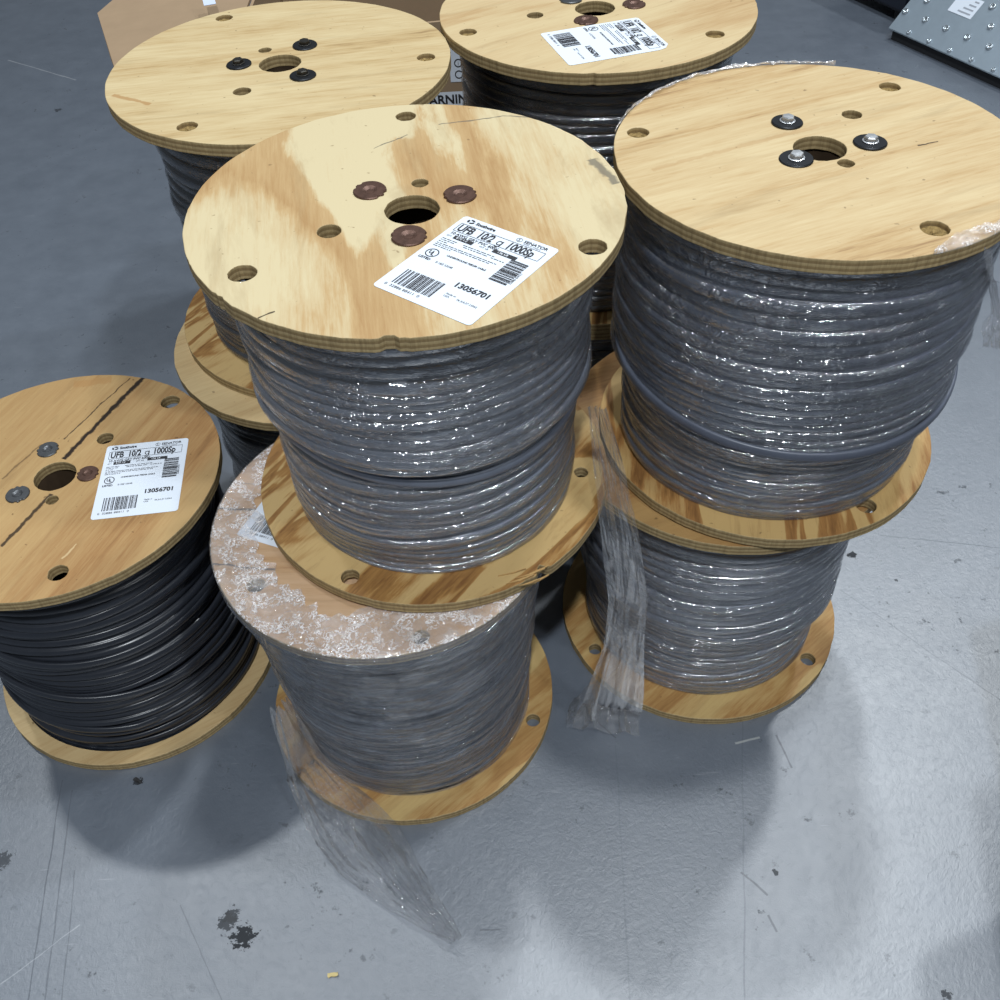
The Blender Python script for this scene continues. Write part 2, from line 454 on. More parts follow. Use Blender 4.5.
def paper_label(parent, tl, tr, bl, z, cut=False):
    """printed reel label; local corners in reel coordinates. The sheet is 104 x 131 mm."""
    W, H = 0.1035, 0.1310
    tl, tr, bl = Vector(tl), Vector(tr), Vector(bl)
    ux = (tr - tl).normalized(); uy = Vector((-ux.y, ux.x))
    lab = bmesh.new()
    corners = []
    rc = 0.004
    for (cx, cy, a0) in ((W - rc, H - rc, 0), (rc, H - rc, math.pi / 2), (rc, rc, math.pi), (W - rc, rc, 1.5 * math.pi)):
        if cut and a0 == 0:
            corners += [(W, H - 0.016), (W - 0.003, H - 0.007), (W - 0.012, H)]
            continue
        for i in range(5):
            a = a0 + i * math.pi / 8
            corners.append((cx + rc * math.cos(a), cy + rc * math.sin(a)))
    f = lab.faces.new([lab.verts.new((x, y, 0.0003)) for x, y in corners])
    ex = bmesh.ops.extrude_face_region(lab, geom=[f])
    for v in ex['geom']:
        if isinstance(v, bmesh.types.BMVert): v.co.z = 0.0
    bmesh.ops.recalc_face_normals(lab, faces=lab.faces)
    o = bm_obj('label', lab, PAPER, parent)
    ctr = (tr + bl) / 2
    org = ctr - ux * W / 2 - uy * H / 2
    o.matrix_local = Matrix(((ux.x, uy.x, 0, org.x), (ux.y, uy.y, 0, org.y), (0, 0, 1, z), (0, 0, 0, 1)))
    o['label'] = 'white printed paper label'
    b = bmesh.new()
    mm = 0.001
    # emblem: broken ring of swooshes, then the maker's name
    for k3 in range(3):
        a = k3 * 2.094 + 0.4
        ringmark(b, 11 * mm, 125 * mm, 1.5 * mm, 3.3 * mm, sx=1.25, a0=a, a1=a + 1.6)
    text_into(b, 'Southwire', 17 * mm, 123 * mm, 6.0 * mm, 0.85, bold=0.00025)
    ringmark(b, 65 * mm, 124.5 * mm, 2.6 * mm, 3.0 * mm)
    text_into(b, 'S', 63.6 * mm, 122.6 * mm, 5.4 * mm, 0.9)
    text_into(b, 'SENATOR', 70 * mm, 122.8 * mm, 5.6 * mm, 1.0, bold=0.00012)
    text_into(b, 'WIRE & CABLE', 71 * mm, 120.3 * mm, 2.2 * mm, 1.3)
    # title box
    x0, x1, y0, y1 = 5 * mm, 97 * mm, 105 * mm, 119 * mm
    for q in ((x0, y0, x1, y0 + .5 * mm), (x0, y1 - .5 * mm, x1, y1), (x0, y0, x0 + .5 * mm, y1), (x1 - .5 * mm, y0, x1, y1)): rect(b, *q)
    text_into(b, 'UFB', 7 * mm, 107.0 * mm, 15.0 * mm, 0.64, bold=0.00045)
    text_into(b, '10/2', 29 * mm, 107.0 * mm, 15.0 * mm, 0.62, bold=0.00045)
    ringmark(b, 53.0 * mm, 110.4 * mm, 2.3 * mm, 3.5 * mm, sx=.8)
    rect(b, 54.9 * mm, 106.6 * mm, 56.0 * mm, 114.0 * mm)
    ringmark(b, 53.0 * mm, 106.9 * mm, 2.2 * mm, 3.3 * mm, sx=.9, a0=3.5, a1=6.2832)
    text_into(b, '1000Sp', 60.5 * mm, 107.0 * mm, 15.0 * mm, 0.64, bold=0.00045)
    text_into(b, '10 AWG GRY PVC 600V', 6 * mm, 99.5 * mm, 5.4 * mm, 0.92, bold=0.00012)
    rect(b, 13 * mm, 94 * mm, 34 * mm, 99 * mm); rect(b, 55 * mm, 95.5 * mm, 80 * mm, 100.5 * mm)
    text_into(b, 'WT. LB', 41 * mm, 95.5 * mm, 3.4 * mm, 0.9)
    text_into(b, 'QTY', 5.5 * mm, 95 * mm, 3.2 * mm, 0.8)
    # fine print too small to read: rows of word-length dashes
    rg = random.Random(5)
    for yy, xa, xb in ((90, 5, 22), (90, 28, 62), (87.4, 5, 20), (87.4, 30, 56), (87.4, 60, 74), (84.6, 5, 14), (81.6, 5, 70), (79.2, 5, 64), (76.6, 5, 24)):
        x = xa
        while x < xb:
            wl = rg.uniform(1.5, 6); rect(b, x * mm, yy * mm, min(x + wl, xb) * mm, (yy + 0.75) * mm); x += wl + 0.9
    # listing mark
    ringmark(b, 12.5 * mm, 66 * mm, 5.4 * mm, 6.4 * mm)
    text_into(b, 'U', 8.9 * mm, 64.6 * mm, 6.6 * mm, 0.9, bold=0.0002)
    text_into(b, 'L', 12.6 * mm, 62.6 * mm, 6.6 * mm, 0.9, bold=0.0002)
    text_into(b, 'LISTED', 5 * mm, 55.2 * mm, 4.2 * mm, 1.0, bold=0.00012)
    text_into(b, 'E-18Z 53048', 24 * mm, 55.4 * mm, 3.8 * mm, 0.9)
    text_into(b, 'UNDERGROUND FEEDER CABLE', 26 * mm, 68.6 * mm, 3.2 * mm, 0.9, bold=0.00008)
    text_into(b, '13056701', 58 * mm, 36.5 * mm, 9.4 * mm, 0.98, bold=0.00035)
    text_into(b, 'Made in', 60 * mm, 24 * mm, 3.2 * mm); text_into(b, 'USA', 60 * mm, 20.5 * mm, 3.2 * mm)
    text_into(b, '06 JUL27 23062', 73 * mm, 21.5 * mm, 3.2 * mm)
    text_into(b, '0  32886 88411  0', 7 * mm, 7.0 * mm, 4.4 * mm, 1.15)
    text_into(b, '32886 84411', 97.6 * mm, 64 * mm, 3.6 * mm, 1.0, rot=math.pi / 2)
    bm_obj('lettering', b, INK, o)
    kb = bmesh.new()
    text_into(kb, '8.72 1-2', 16 * mm, 95.1 * mm, 4.0 * mm, 0.9, z=0.0009)
    bm_obj('reversed_lettering', kb, WHITE_ON_BLACK, o)
    kb = bmesh.new()
    text_into(kb, '136 LB', 60 * mm, 96.5 * mm, 4.0 * mm, 1.0, z=0.0009)
    bm_obj('reversed_lettering', kb, WHITE_ON_BLACK, o)
    c = bmesh.new(); rg = random.Random(11); x = 11.0
    while x < 51:
        wd = rg.choice((0.4, 0.4, 0.7, 1.0, 1.3)); rect(c, x * mm, 12.5 * mm, min(x + wd, 52) * mm, 35 * mm); x += wd + rg.choice((0.5, 0.6, 0.9, 1.5))
    bm_obj('barcode', c, INK, o)
    c = bmesh.new(); y = 61.0
    while y < 95:
        wd = rg.choice((0.4, 0.6, 0.9, 1.3)); rect(c, 77 * mm, y * mm, 95 * mm, min(y + wd, 96) * mm); y += wd + rg.choice((0.4, 0.5, 0.7, 1.1))
    bm_obj('barcode', c, INK, o)
    return o


def winding_grid(z0, z1, rad, seed, pitch=0.0125, nth=220, depth=0.0046, wob=1.0, jitter=0.0016, keep=1.0, lift=0.0, lowfine=0.7):
    """vertex grid of flat cable turns lying side by side with slack; keep < 1 softens the grooves"""
    rng = random.Random(seed)
    N_ = int((z1 - z0) / pitch) + 1
    tt = np.array([0.0, 0.03, 0.09, 0.2, 0.36, 0.5, 0.64, 0.8, 0.91, 0.97])
    th = np.linspace(0, 2 * math.pi, nth) + math.pi / 2
    ph = np.linspace(0, 1, nth)
    A = snoise(rng, 8, 1.0)
    toff = [rng.uniform(-1, 1) for _ in range(N_ + 4)]
    tph = [rng.uniform(0, 6.28) for _ in range(N_ + 4)]
    rows = []
    prng = random.Random(seed + 77)
    zn = [z0 - pitch * .7]; pn = []
    while zn[-1] < z1 + pitch * .2:
        fr = min(1, max(0, (zn[-1] - z0) / (z1 - z0)))
        pw = pitch * (lowfine + (1.12 - lowfine) * min(1, max(0, (fr - .35) / .2))) * prng.uniform(.75, 1.2)
        pn.append(pw); zn.append(zn[-1] + pw)
    N_ = len(pn) - 1
    toff = [rng.uniform(-1, 1) for _ in range(N_ + 4)]
    tph = [rng.uniform(0, 6.28) for _ in range(N_ + 4)]
    for n in range(-1, N_):
        off = jitter * (toff[n + 1] + 0.8 * np.sin(th * 2 + tph[n + 1])) + 0.0007 * np.sin(th * 5 + tph[n + 2])
        wz = wob * (0.0030 * A(th * 1.0, n * 0.55) + 0.0012 * np.sin(3 * th + tph[n + 1]))
        env = min(1.0, (n + 1.5) / 4.0, (N_ - n + 0.5) / 4.0); wz = wz * max(0, env)
        for t in tt:
            z = zn[n + 1] + (t + ph - 0.5) * pn[n + 1] + (ph * (pn[min(n + 2, N_)] - pn[n + 1]) * 0.0) + wz
            w_ = abs(2 * t - 1)
            h = (depth * math.sqrt(max(0, 1 - w_ ** 2.6)) - depth) * keep * min(1.0, pn[n + 1] / .011)
            zc = np.clip(z, z0 + .0015, z1 - .0015)
            r = rad(zc, th) + h + off + lift
            rows.append(np.stack([r * np.cos(th), r * np.sin(th), zc], -1))
    return np.array(rows), th


def cable_winding(parent, z0, z1, rad, mat, seed, loops=(), **kw):
    V, _ = winding_grid(z0, z1, rad, seed, **kw)
    me = grid_mesh('cable', V, False)
    o = link('cable', me, mat, parent)
    if loops:
        bm = bmesh.new(); bm.from_mesh(me)
        for (zc, amp, phs, dr, a0, a1) in loops:
            m = 120; prof = []
            for j in range(12):
                a = 2 * math.pi * j / 12
                prof.append((0.0030 * math.copysign(abs(math.cos(a)) ** 0.7, math.cos(a)), 0.0058 * math.copysign(abs(math.sin(a)) ** 0.7, math.sin(a))))
            rings = []
            for i in range(m + 1):
                a = a0 + (a1 - a0) * i / m
                s_ = i / m
                fade = min(1, s_ * 8, (1 - s_) * 8)
                z = zc + amp * math.sin(a - phs)
                r = float(rad(np.array([min(max(z, z0), z1)]), np.array([a]))[0]) + dr * fade - 0.004 * (1 - fade)
                rings.append([bm.verts.new(((r + p) * math.cos(a), (r + p) * math.sin(a), min(max(z + q, z0), z1))) for p, q in prof])
            for P, Q in zip(rings, rings[1:]):
                for j in range(12):
                    f = bm.faces.new((P[j], Q[j], Q[(j + 1) % 12], P[(j + 1) % 12])); f.smooth = True
        bm.to_mesh(me); bm.free()
    return o


def wrap_sheet(parent, z0, z1, rad, mat, seed, gap=0.0015, amp=0.0006, rim=None, keep=0.6, **kw):
    """stretch film clinging to the turns; rim = (height, radius, span) stretches it up over the upper cheek"""
    rng = random.Random(seed + 3)
    V, th = winding_grid(z0, z1, rad, seed, keep=keep, lift=gap, **kw)
    R_ = np.hypot(V[..., 0], V[..., 1]); Z = V[..., 2]; T_ = np.broadcast_to(th, Z.shape)
    nA = snoise(rng, 10, 1.0); nB = snoise(rng, 10, 1.0)
    R_ = R_ + amp * (nA(5 * np.cos(T_) + Z * 60, 5 * np.sin(T_) + Z * 110) + 0.8 * np.abs(nB(14 * np.cos(T_) + Z * 150, 14 * np.sin(T_) - Z * 90)))
    if rim:
        zr, rr, span = rim
        s_ = np.clip((Z - (zr - span)) / span, 0, 1)
        R_ = np.maximum(R_, R_ + (rr - R_) * s_ ** 1.5 + 0.0015 * s_ * nB(18 * np.cos(T_), 18 * np.sin(T_)) * (1 - s_))
        top = np.stack([rr * np.cos(th), rr * np.sin(th), 0 * th + zr + T], -1)[None]
        V = np.concatenate([np.stack([R_ * np.cos(T_), R_ * np.sin(T_), Z], -1), top], 0)
    else:
        V = np.stack([R_ * np.cos(T_), R_ * np.sin(T_), Z], -1)
    UVs = np.stack([np.broadcast_to(th * 0.19, V.shape[:2]), V[..., 2]], -1)
    me = grid_mesh('stretch_wrap', V, False, np.ascontiguousarray(UVs))
    o = link('stretch_wrap', me, mat, parent); o['label'] = 'clear plastic stretch wrap'
    return o


def film_sheet(name, parent, path, widths, side, mat, seed, crumple=0.006, nu=60, nv=28, fold=2.5):
    """loose crumpled film following a path; side = list of across-directions"""
    rng = random.Random(seed)
    P = np.array([tuple(p) for p in path]); W = np.array(widths); S = np.array([tuple(Vector(s).normalized()) for s in side])
    k = np.linspace(0, len(P) - 1, nu)
    ip = lambda A: np.stack([np.interp(k, range(len(P)), A[:, i]) for i in range(3)], -1)
    C = ip(P); SD = ip(S); WD = np.interp(k, range(len(P)), W)
    D = np.gradient(C, axis=0); D /= np.linalg.norm(D, axis=1, keepdims=True)
    NRM = np.cross(D, SD); NRM /= np.linalg.norm(NRM, axis=1, keepdims=True) + 1e-9
    v = np.linspace(-1, 1, nv)
    n1 = snoise(rng, 10, 5); n2 = snoise(rng, 10, 14); n3 = snoise(rng, 8, 6)
    uu = np.linspace(0, 3, nu)[:, None] + 0 * v[None]; vv = v[None] + 0 * uu
    a = crumple * (np.abs(n1(uu, vv * fold)) * 1.2 + 0.45 * np.abs(n2(uu, vv)))
    s = vv * (1 + 0.12 * n3(uu, vv * 0.5))
    V = C[:, None] + SD[:, None] * (s * WD[:, None])[..., None] + NRM[:, None] * a[..., None]
    UV = np.stack([vv * 0.05 * fold, uu * 0.15], -1)
    me = grid_mesh(name, V, False, UV)
    o = link(name, me, mat, parent)
    return o


# ------------------------------------------------------------------ the setting
def floor_material():
    k = N('painted_concrete')
    v = k.coord()
    n1 = k.noise(v, 1.6, 4); n2 = k.noise(v, 14, 5, 0.65); n3 = k.noise(v, 130, 3, 0.7)
    f = k.math('ADD', k.math('MULTIPLY', n1, 0.5), k.math('MULTIPLY', n2, 0.5))
    col = k.ramp(f, [(0.3, (0.074, 0.091, 0.120)), (0.7, (0.106, 0.127, 0.162))])
    # brushed-on paint texture: short strokes in several directions
    va = k.coord('Object', (3, 1, 0), 0.7, (60, 9, 1)); vb = k.coord('Object', (1, 5, 0), -0.5, (9, 70, 1))
    sa = k.noise(va, 5, 3, 0.7); sb = k.noise(vb, 5, 3, 0.7)
    stroke = k.math('ADD', sa, sb)
    dirt = k.ramp(k.noise(v, 34, 4, 0.75), [(0.615, 0.0), (0.68, 0.8)])
    dmask = k.ramp(k.noise(v, 5, 2), [(0.42, 0.0), (0.60, 1.0)])
    col = k.mix(k.math('MULTIPLY', dirt, dmask), col, (0.075, 0.08, 0.09))
    scuff = k.ramp(k.noise(k.coord('Object', (9, 2, 0), 0.9, (4, 60, 1)), 2.2, 3, 0.6), [(0.72, 0.0), (0.78, 0.35)])
    col = k.mix(scuff, col, (0.42, 0.44, 0.47))
    marks = k.math('MULTIPLY', dirt, dmask)
    # long scratches, cracks and stains, each at its own place
    for (a, b, wd, amt, c) in (
            ((62, 780), (28, 1000), .0012, .6, (.10, .11, .13)), ((72, 790), (45, 1000), .0012, .5, (.10, .11, .13)),
            ((75, 870), (62, 1000), .001, .5, (.11, .12, .14)), ((0, 985), (80, 925), .0009, .5, (.34, .36, .4)),
            ((180, 905), (222, 1000), .001, .4, (.13, .14, .16)), ((840, 590), (1000, 700), .0012, .35, (.12, .13, .15)),
            ((880, 535), (1000, 548), .0014, .45, (.12, .13, .15)), ((742, 700), (745, 1000), .0012, .35, (.14, .15, .18)),
            ((615, 745), (630, 1000), .0012, .25, (.14, .15, .18)), ((8, 60), (76, 80), .003, .35, (.45, .46, .48)),
            ((776, 735), (792, 768), .0018, .42, (.06, .06, .07)), ((741, 872), (768, 895), .0016, .42, (.06, .06, .07)),
            ((768, 915), (777, 932), .002, .42, (.06, .06, .07)), ((598, 722), (616, 738), .0016, .42, (.05, .05, .06)),
            ((480, 930), (500, 930), .0012, .42, (.08, .08, .09)), ((735, 743), (760, 738), .0018, .6, (.45, .46, .44))):
        pa, pb = at(*a, 0), at(*b, 0)
        k_ = k.line((pa.x, pa.y, 0), (pb.x, pb.y, 0), wd, 0.0015, 12)
        col = k.mix(k.math('MULTIPLY', k_, amt), col, c)
        if c[0] < .2: marks = k.math('MAXIMUM', marks, k.math('MULTIPLY', k_, amt))
    for (u, vv, r, amt) in ((243, 936, .016, .95), (227, 922, .013, .8), (232, 915, .010, .8), (138, 782, .006, .95), (852, 555, .0075, .95),
                            (58, 110, .012, .8), (946, 994, .006, .8), (896, 580, .003, .8), (775, 872, .004, .8), (3, 860, .012, .7)):
        p = at(u, vv, 0)
        tc = k.n('ShaderNodeTexCoord'); d = k.n('ShaderNodeVectorMath', operation='DISTANCE'); d.inputs[1].default_value = (p.x, p.y, 0)
        k.l(tc.outputs['Object'], d.inputs[0])
        q = k.math('DIVIDE', d.outputs['Value'], r)
        q = k.math('ADD', q, k.math('MULTIPLY', k.math('SUBTRACT', k.noise(tc.outputs['Object'], 150, 3, 0.7), 0.5), 3.2))
        q = k.math('MULTIPLY', k.ramp(q, [(0.75, 1.0), (0.95, 0.0)]), amt)
        col = k.mix(q, col, (0.03, 0.032, 0.036)); marks = k.math('MAXIMUM', marks, q)
    rough = k.ramp(k.math('ADD', k.math('MULTIPLY', n2, 0.6), k.math('MULTIPLY', n3, 0.4)), [(0.3, 0.36), (0.7, 0.54)])
    n6 = k.noise(v, 75, 4, 0.75, 1.5)
    h = k.math('ADD', k.math('MULTIPLY', stroke, 0.08), k.math('ADD', k.math('MULTIPLY', n3, 0.4), k.math('MULTIPLY', n6, 0.6)))
    pr = k.principled(col, rough, 0, 1.0, k.bump(h, 0.30, 0.0012))
    clean = k.math('SUBTRACT', 1.0, marks, clamp=True)
    k.l(k.math('MULTIPLY', clean, 1.0), pr.inputs['Coat Weight']); k.l(k.math('MULTIPLY', clean, 1.0), pr.inputs['Specular IOR Level'])
    pr.inputs['Coat Roughness'].default_value = 0.42
    pr.inputs['Coat IOR'].default_value = 1.9
    k.l(k.bump(h, 0.65, 0.0014), pr.inputs['Coat Normal'])
    return k.done(pr.outputs[0])


bm = bmesh.new()
for p in ((-7, -4, 0), (7, -4, 0), (7, 11, 0), (-7, 11, 0)): bm.verts.new(p)
bm.faces.new(bm.verts)
fl = bm_obj('floor', bm, floor_material()); fl['kind'] = 'structure'

# ------------------------------------------------------------------ reels
T = 0.0145
GROUP = None


def loc_of(root, u, v, z):
    p = at(u, v, z)
    return root.matrix_world.inverted() @ p


def smoothstep(a, b, x):
    t = np.clip((x - a) / (b - a), 0, 1); return t * t * (3 - 2 * t)


def make_reel(label, x, y, z, R, H, lean, seed, top_wood, bottom_wood, cab, film=None, rad=None, centre=None, washers=(), small=(), outer=(),
              bottom_outer=(), lowfine=0.7, plugs=False, washer_kind='rust', bolts=None, notches_top=(), notches_bottom=(), tabel=None, rim=None, wob=1.0,
              loops=(), jitter=0.0016, film_amp=0.0006, gap=0.0018, pitch=0.0125, cut=False, keep=0.85):
    rng = random.Random(seed)
    root = thing('cable_reel', label, 'cable reel', (x, y, z), 'wooden reels of cable')
    ax = Vector((lean[0], lean[1], 1)).normalized()
    root.rotation_mode = 'QUATERNION'
    root.rotation_quaternion = Vector((0, 0, 1)).rotation_difference(ax)
    root.matrix_world = Matrix.Translation((x, y, z)) @ ax.rotation_difference(Vector((0, 0, 1))).inverted().to_matrix().to_4x4()
    zt = z + H
    holes = []
    c = loc_of(root, *centre, zt) if centre else Vector((0, 0, 0))
    c = Vector((0, 0, 0)) if c.length < 0.012 else c
    holes.append((c.x, c.y, 0.0265))
    for (u, v, r) in list(small) + list(outer):
        p = loc_of(root, u, v, zt); holes.append((p.x, p.y, r))
    disc_with_holes('flange', R, T, holes, notches_top, rng, [top_wood, EDGE], root, H - T)
    bh = [(0, 0, 0.0265)]
    for (u, v, r) in bottom_outer:
        p = loc_of(root, u, v, z + T); bh.append((p.x, p.y, r))
    disc_with_holes('flange', R, T, bh, notches_bottom, rng, [bottom_wood, EDGE], root, 0)
    bmc = bmesh.new()
    lathe(bmc, [(0.028, T), (0.028, H - T), (0.10, H - T - 0.0005), (0.10, T + 0.0005), (0.028, T)], 48)
    bmesh.ops.recalc_face_normals(bmc, faces=bmc.faces)
    bm_obj('core', bmc, CORE, root, True)
    rf = rad or (lambda Z, A: 0.165 + 0 * Z)
    cable_winding(root, T, H - T, rf, cab, seed, pitch=pitch, wob=wob, loops=loops, jitter=jitter, lowfine=lowfine)
    if film:
        wrap_sheet(root, T, H - T, rf, film, seed, gap=gap, amp=film_amp, rim=rim, keep=keep, pitch=pitch, wob=wob, jitter=jitter, lowfine=lowfine)
    if plugs:
        for (u, v, r) in outer:
            p = loc_of(root, u, v, zt); b = bmesh.new()
            pr = [(r + .0006, -.0062), (r * .8, -.0052), (r * .5, -.0066), (r * .25, -.0050), (.0002, -.0058)]
            lathe(b, pr, 20)
            for q in b.verts: q.co.z += rng.uniform(-.0012, .0012)
            po = bm_obj('knockout', b, FIBRE, root); po.location = (p.x, p.y, H); po['label'] = 'rough fibrous plug in a hole'
    for i, (u, v, r) in enumerate(washers):
        kind = washer_kind if isinstance(washer_kind, str) else washer_kind[i]
        p = loc_of(root, u, v, zt)
        wv = washer(root, p.x, p.y, H, r, kind, rng)
        if bolts: bolt(wv, bolts, rng, 'shiny hex bolt head' if bolts is BOLT_STEEL else 'dark hex bolt head')
    if tabel:
        q = [(root.matrix_world.inverted() @ Vector(t)).to_2d() if len(t) == 3 else loc_of(root, *t, zt).to_2d() for t in tabel]
        paper_label(root, q[0], q[1], q[2], H + 0.0002, cut)
    return root


def px_line(a, b, z, c, wd, amt, col):
    pa, pb = at(*a, z), at(*b, z)
    return ((pa.x - c[0], pa.y - c[1], 0), (pb.x - c[0], pb.y - c[1], 0), wd, amt, col)


# plywood and board faces, each reel its own
PALE, TAN, BROWN = lin(226, 205, 160), lin(203, 168, 116), lin(160, 118, 70)
CRK = lin(40, 28, 18); PEN = lin(92, 88, 80)
c2 = (-0.0758, 0.8422)
W_C2 = wood('wood_cathedral_ply', math.radians(97), lin(228, 210, 168), lin(208, 174, 124), lin(188, 148, 98), 4.0, 8.0, 3.2, 0.72, 1.3, blot=0.0, fine=0.22,
            lines=[px_line((436, 128), (500, 119), .745, c2, .0013, .8, PEN), px_line((500, 119), (556, 121), .745, c2, .0013, .8, PEN),
                   px_line((372, 152), (405, 138), .745, c2, .001, .8, PEN), px_line((588, 160), (612, 184), .745, c2, .006, .75, PEN),
                   px_line((254, 318), (272, 311), .745, c2, .0013, .9, CRK)])
W_GOLD = wood('wood_golden_band', math.radians(52), lin(216, 182, 124), lin(178, 132, 74), lin(132, 88, 46), 4.0, 26.0, 4.5, 0.65, 3.1)
W_GOLD2 = wood('wood_golden_stripe', math.radians(82), lin(214, 178, 118), lin(172, 124, 70), lin(118, 78, 42), 6.0, 22.0, 3.5, 0.6, 5.7)
W_YEL = wood('wood_yellow_board', math.radians(40), lin(216, 184, 124), lin(186, 142, 86), lin(146, 102, 56), 5.0, 14.0, 3.0, 0.5, 8.2)
W_DEEP = wood('wood_deep_board', math.radians(20), lin(190, 152, 98), lin(165, 122, 74), lin(118, 80, 42), 7.0, 14.0, 1.5, 0.3, 4.4)
r2 = (0.33, 0.903)
W_R2 = wood('wood_streaked_ply', math.radians(21), lin(228, 204, 158), lin(206, 172, 122), lin(150, 112, 72), 9.0, 16.0, 0, 0, 2.2,
            lines=[px_line((917, 143), (938, 139), .75, r2, .0012, .9, CRK), px_line((650, 168), (840, 118), .75, r2, .004, .3, BROWN)])
b2 = (-.2395, 1.2255)
W_B2 = wood('wood_smeared_ply', math.radians(7), lin(228, 206, 160), lin(206, 176, 126), lin(146, 112, 74), 7.0, 20.0, 0, 0, 7.5,
            lines=[px_line((112, 95), (150, 104), .73, b2, .004, .7, BROWN)])
m2 = (.158, 1.3337)
W_M2 = wood('wood_wavy_ply', math.radians(30), lin(226, 202, 156), lin(206, 172, 124), lin(160, 120, 78), 6.0, 13.0, 1.6, 0.35, 9.9)
l1 = (-.5526, .8914)
W_L1 = wood('wood_brown_board', math.radians(68), lin(206, 170, 116), lin(178, 134, 84), lin(122, 82, 46), 8.0, 15.0, 1.5, 0.25, 12.1,
            lines=[px_line((62, 460), (142, 377), .3726, l1, .0042, 1.0, CRK), px_line((0, 548), (50, 495), .3726, l1, .0030, .9, CRK),
                   px_line((128, 378), (62, 440), .3726, l1, .0012, .8, CRK), px_line((0, 480), (40, 445), .3726, l1, .0015, .5, CRK),
                   px_line((60, 560), (75, 545), .3726, l1, .0015, .4, PALE), px_line((110, 380), (72, 385), .3726, l1, .01, .5, BROWN)])
c1 = (-.1382, .7847)
W_C1 = wood('wood_pink_board', math.radians(-6), lin(222, 186, 150), lin(204, 164, 122), lin(170, 124, 86), 9.0, 16.0, 0, 0, 15.4,
            lines=[px_line((205, 508), (262, 510), .381, c1, .0022, .95, CRK), px_line((205, 563), (275, 570), .381, c1, .0018, .95, CRK),
                   px_line((222, 482), (262, 485), .381, c1, .0012, .6, CRK)])
W_B1 = wood('wood_pale_board', math.radians(30), lin(228, 200, 150), lin(206, 172, 122), lin(170, 132, 86), 7.0, 12.0, 0, 0, 18.0)

CAB_GREY = cable_mat('grey_cable_jacket', (0.155, 0.172, 0.215))
CAB_BLUE = cable_mat('slate_cable_jacket', (0.098, 0.110, 0.145))
CAB_DARK = cable_mat('charcoal_cable_jacket', (0.028, 0.031, 0.040), 0.34)
CAB_BLK = cable_mat('black_cable_jacket', (0.022, 0.025, 0.033), 0.30)

F_C2 = film_mat('film_clear', 0.07, 0.30, rough=0.10, bump=0.80)
F_R2 = film_mat('film_bluish', 0.05, 0.32, (0.66, 0.76, 0.98), rough=0.09, bump=0.90, tilt=-0.1)
F_HAZE = film_mat('film_hazy', 0.14, 0.20, (0.68, 0.76, 0.92), rough=0.08, bump=1.2, painted_glint=.12)
F_DARK = film_mat('film_thin', 0.04, 0.14, rough=0.10, bump=0.6)
F_TOP = film_mat('film_wrinkled', 0.30, 0.08, (0.97, 0.93, 0.93), rough=0.12, bump=0.9, stretch=1.5, scale=62, painted_glint=1.6)
F_LOOSE = film_mat('film_loose', 0.10, 0.12, (0.80, 0.78, 0.76), rough=0.07, bump=0.9, stretch=2.0, scale=55)


def prof(lo, hi, z_step, amp, ph, width=0.01, bulge=0.0, H=0.37):
    def f(Z, A):
        zs = z_step + amp * np.sin(A - ph)
        r = lo + (hi - lo) * smoothstep(zs - width, zs + width, Z)
        return r + bulge * np.sin(np.clip(Z / H, 0, 1) * math.pi)
    return f


FRONT = -math.pi / 2
# front stack, lower: tightly filmed from rim to foot
C1 = make_reel('film-wrapped reel on the floor at front centre, under the overhanging reel', -.1382, .7847, 0, .1983, .381, (0, 0), 21,
               W_C1, W_YEL, CAB_DARK, F_HAZE, prof(.160, .166, .15, .02, 1.0, .05, 0.004), None, small=[], outer=[(256, 585, .011), (421, 637, .010)],
               bottom_outer=[(533, 720, .0105)], rim=(.3665, .2000, .17), jitter=0.0012, gap=.003, film_amp=.0012, keep=0.15,
               tabel=[(-.2525, .8870, .381), (-.1584, .8440, .381), (-.307, .768, .381)])
# front stack, upper
C2 = make_reel('upper centre reel with three rusty washers and a white label, one cable crossing its middle', -.0758, .8422, .3874, .2054, .3615, (.009, -.012), 22,
               W_C2, W_GOLD, CAB_GREY, F_C2, prof(.160, .172, .19, .020, 0.2, .008, .004), (412, 209),
               washers=[(370, 192, .016), (460, 195, .016), (409, 236, .0165)], small=[(420, 183, .009), (329, 231, .012)],
               outer=[(242, 273, .0135), (406, 118, .0115), (593, 244, .0135)], bottom_outer=[(350, 576, .011), (581, 471, .009)],
               washer_kind='rust', notches_top=[(math.radians(268), .07, .005), (math.radians(222), .05, .003)], notches_bottom=[(math.atan2(at(553, 582, .395).y - .8422, at(553, 582, .395).x + .0758), .045, .010), (math.atan2(at(535, 590, .395).y - .8422, at(535, 590, .395).x + .0758), .03, .004)],
               tabel=[(467, 216), (559, 248), (373, 284)],
               loops=[(.185, .030, .5, .004, math.radians(175), math.radians(375))], wob=1.25, pitch=.0112)
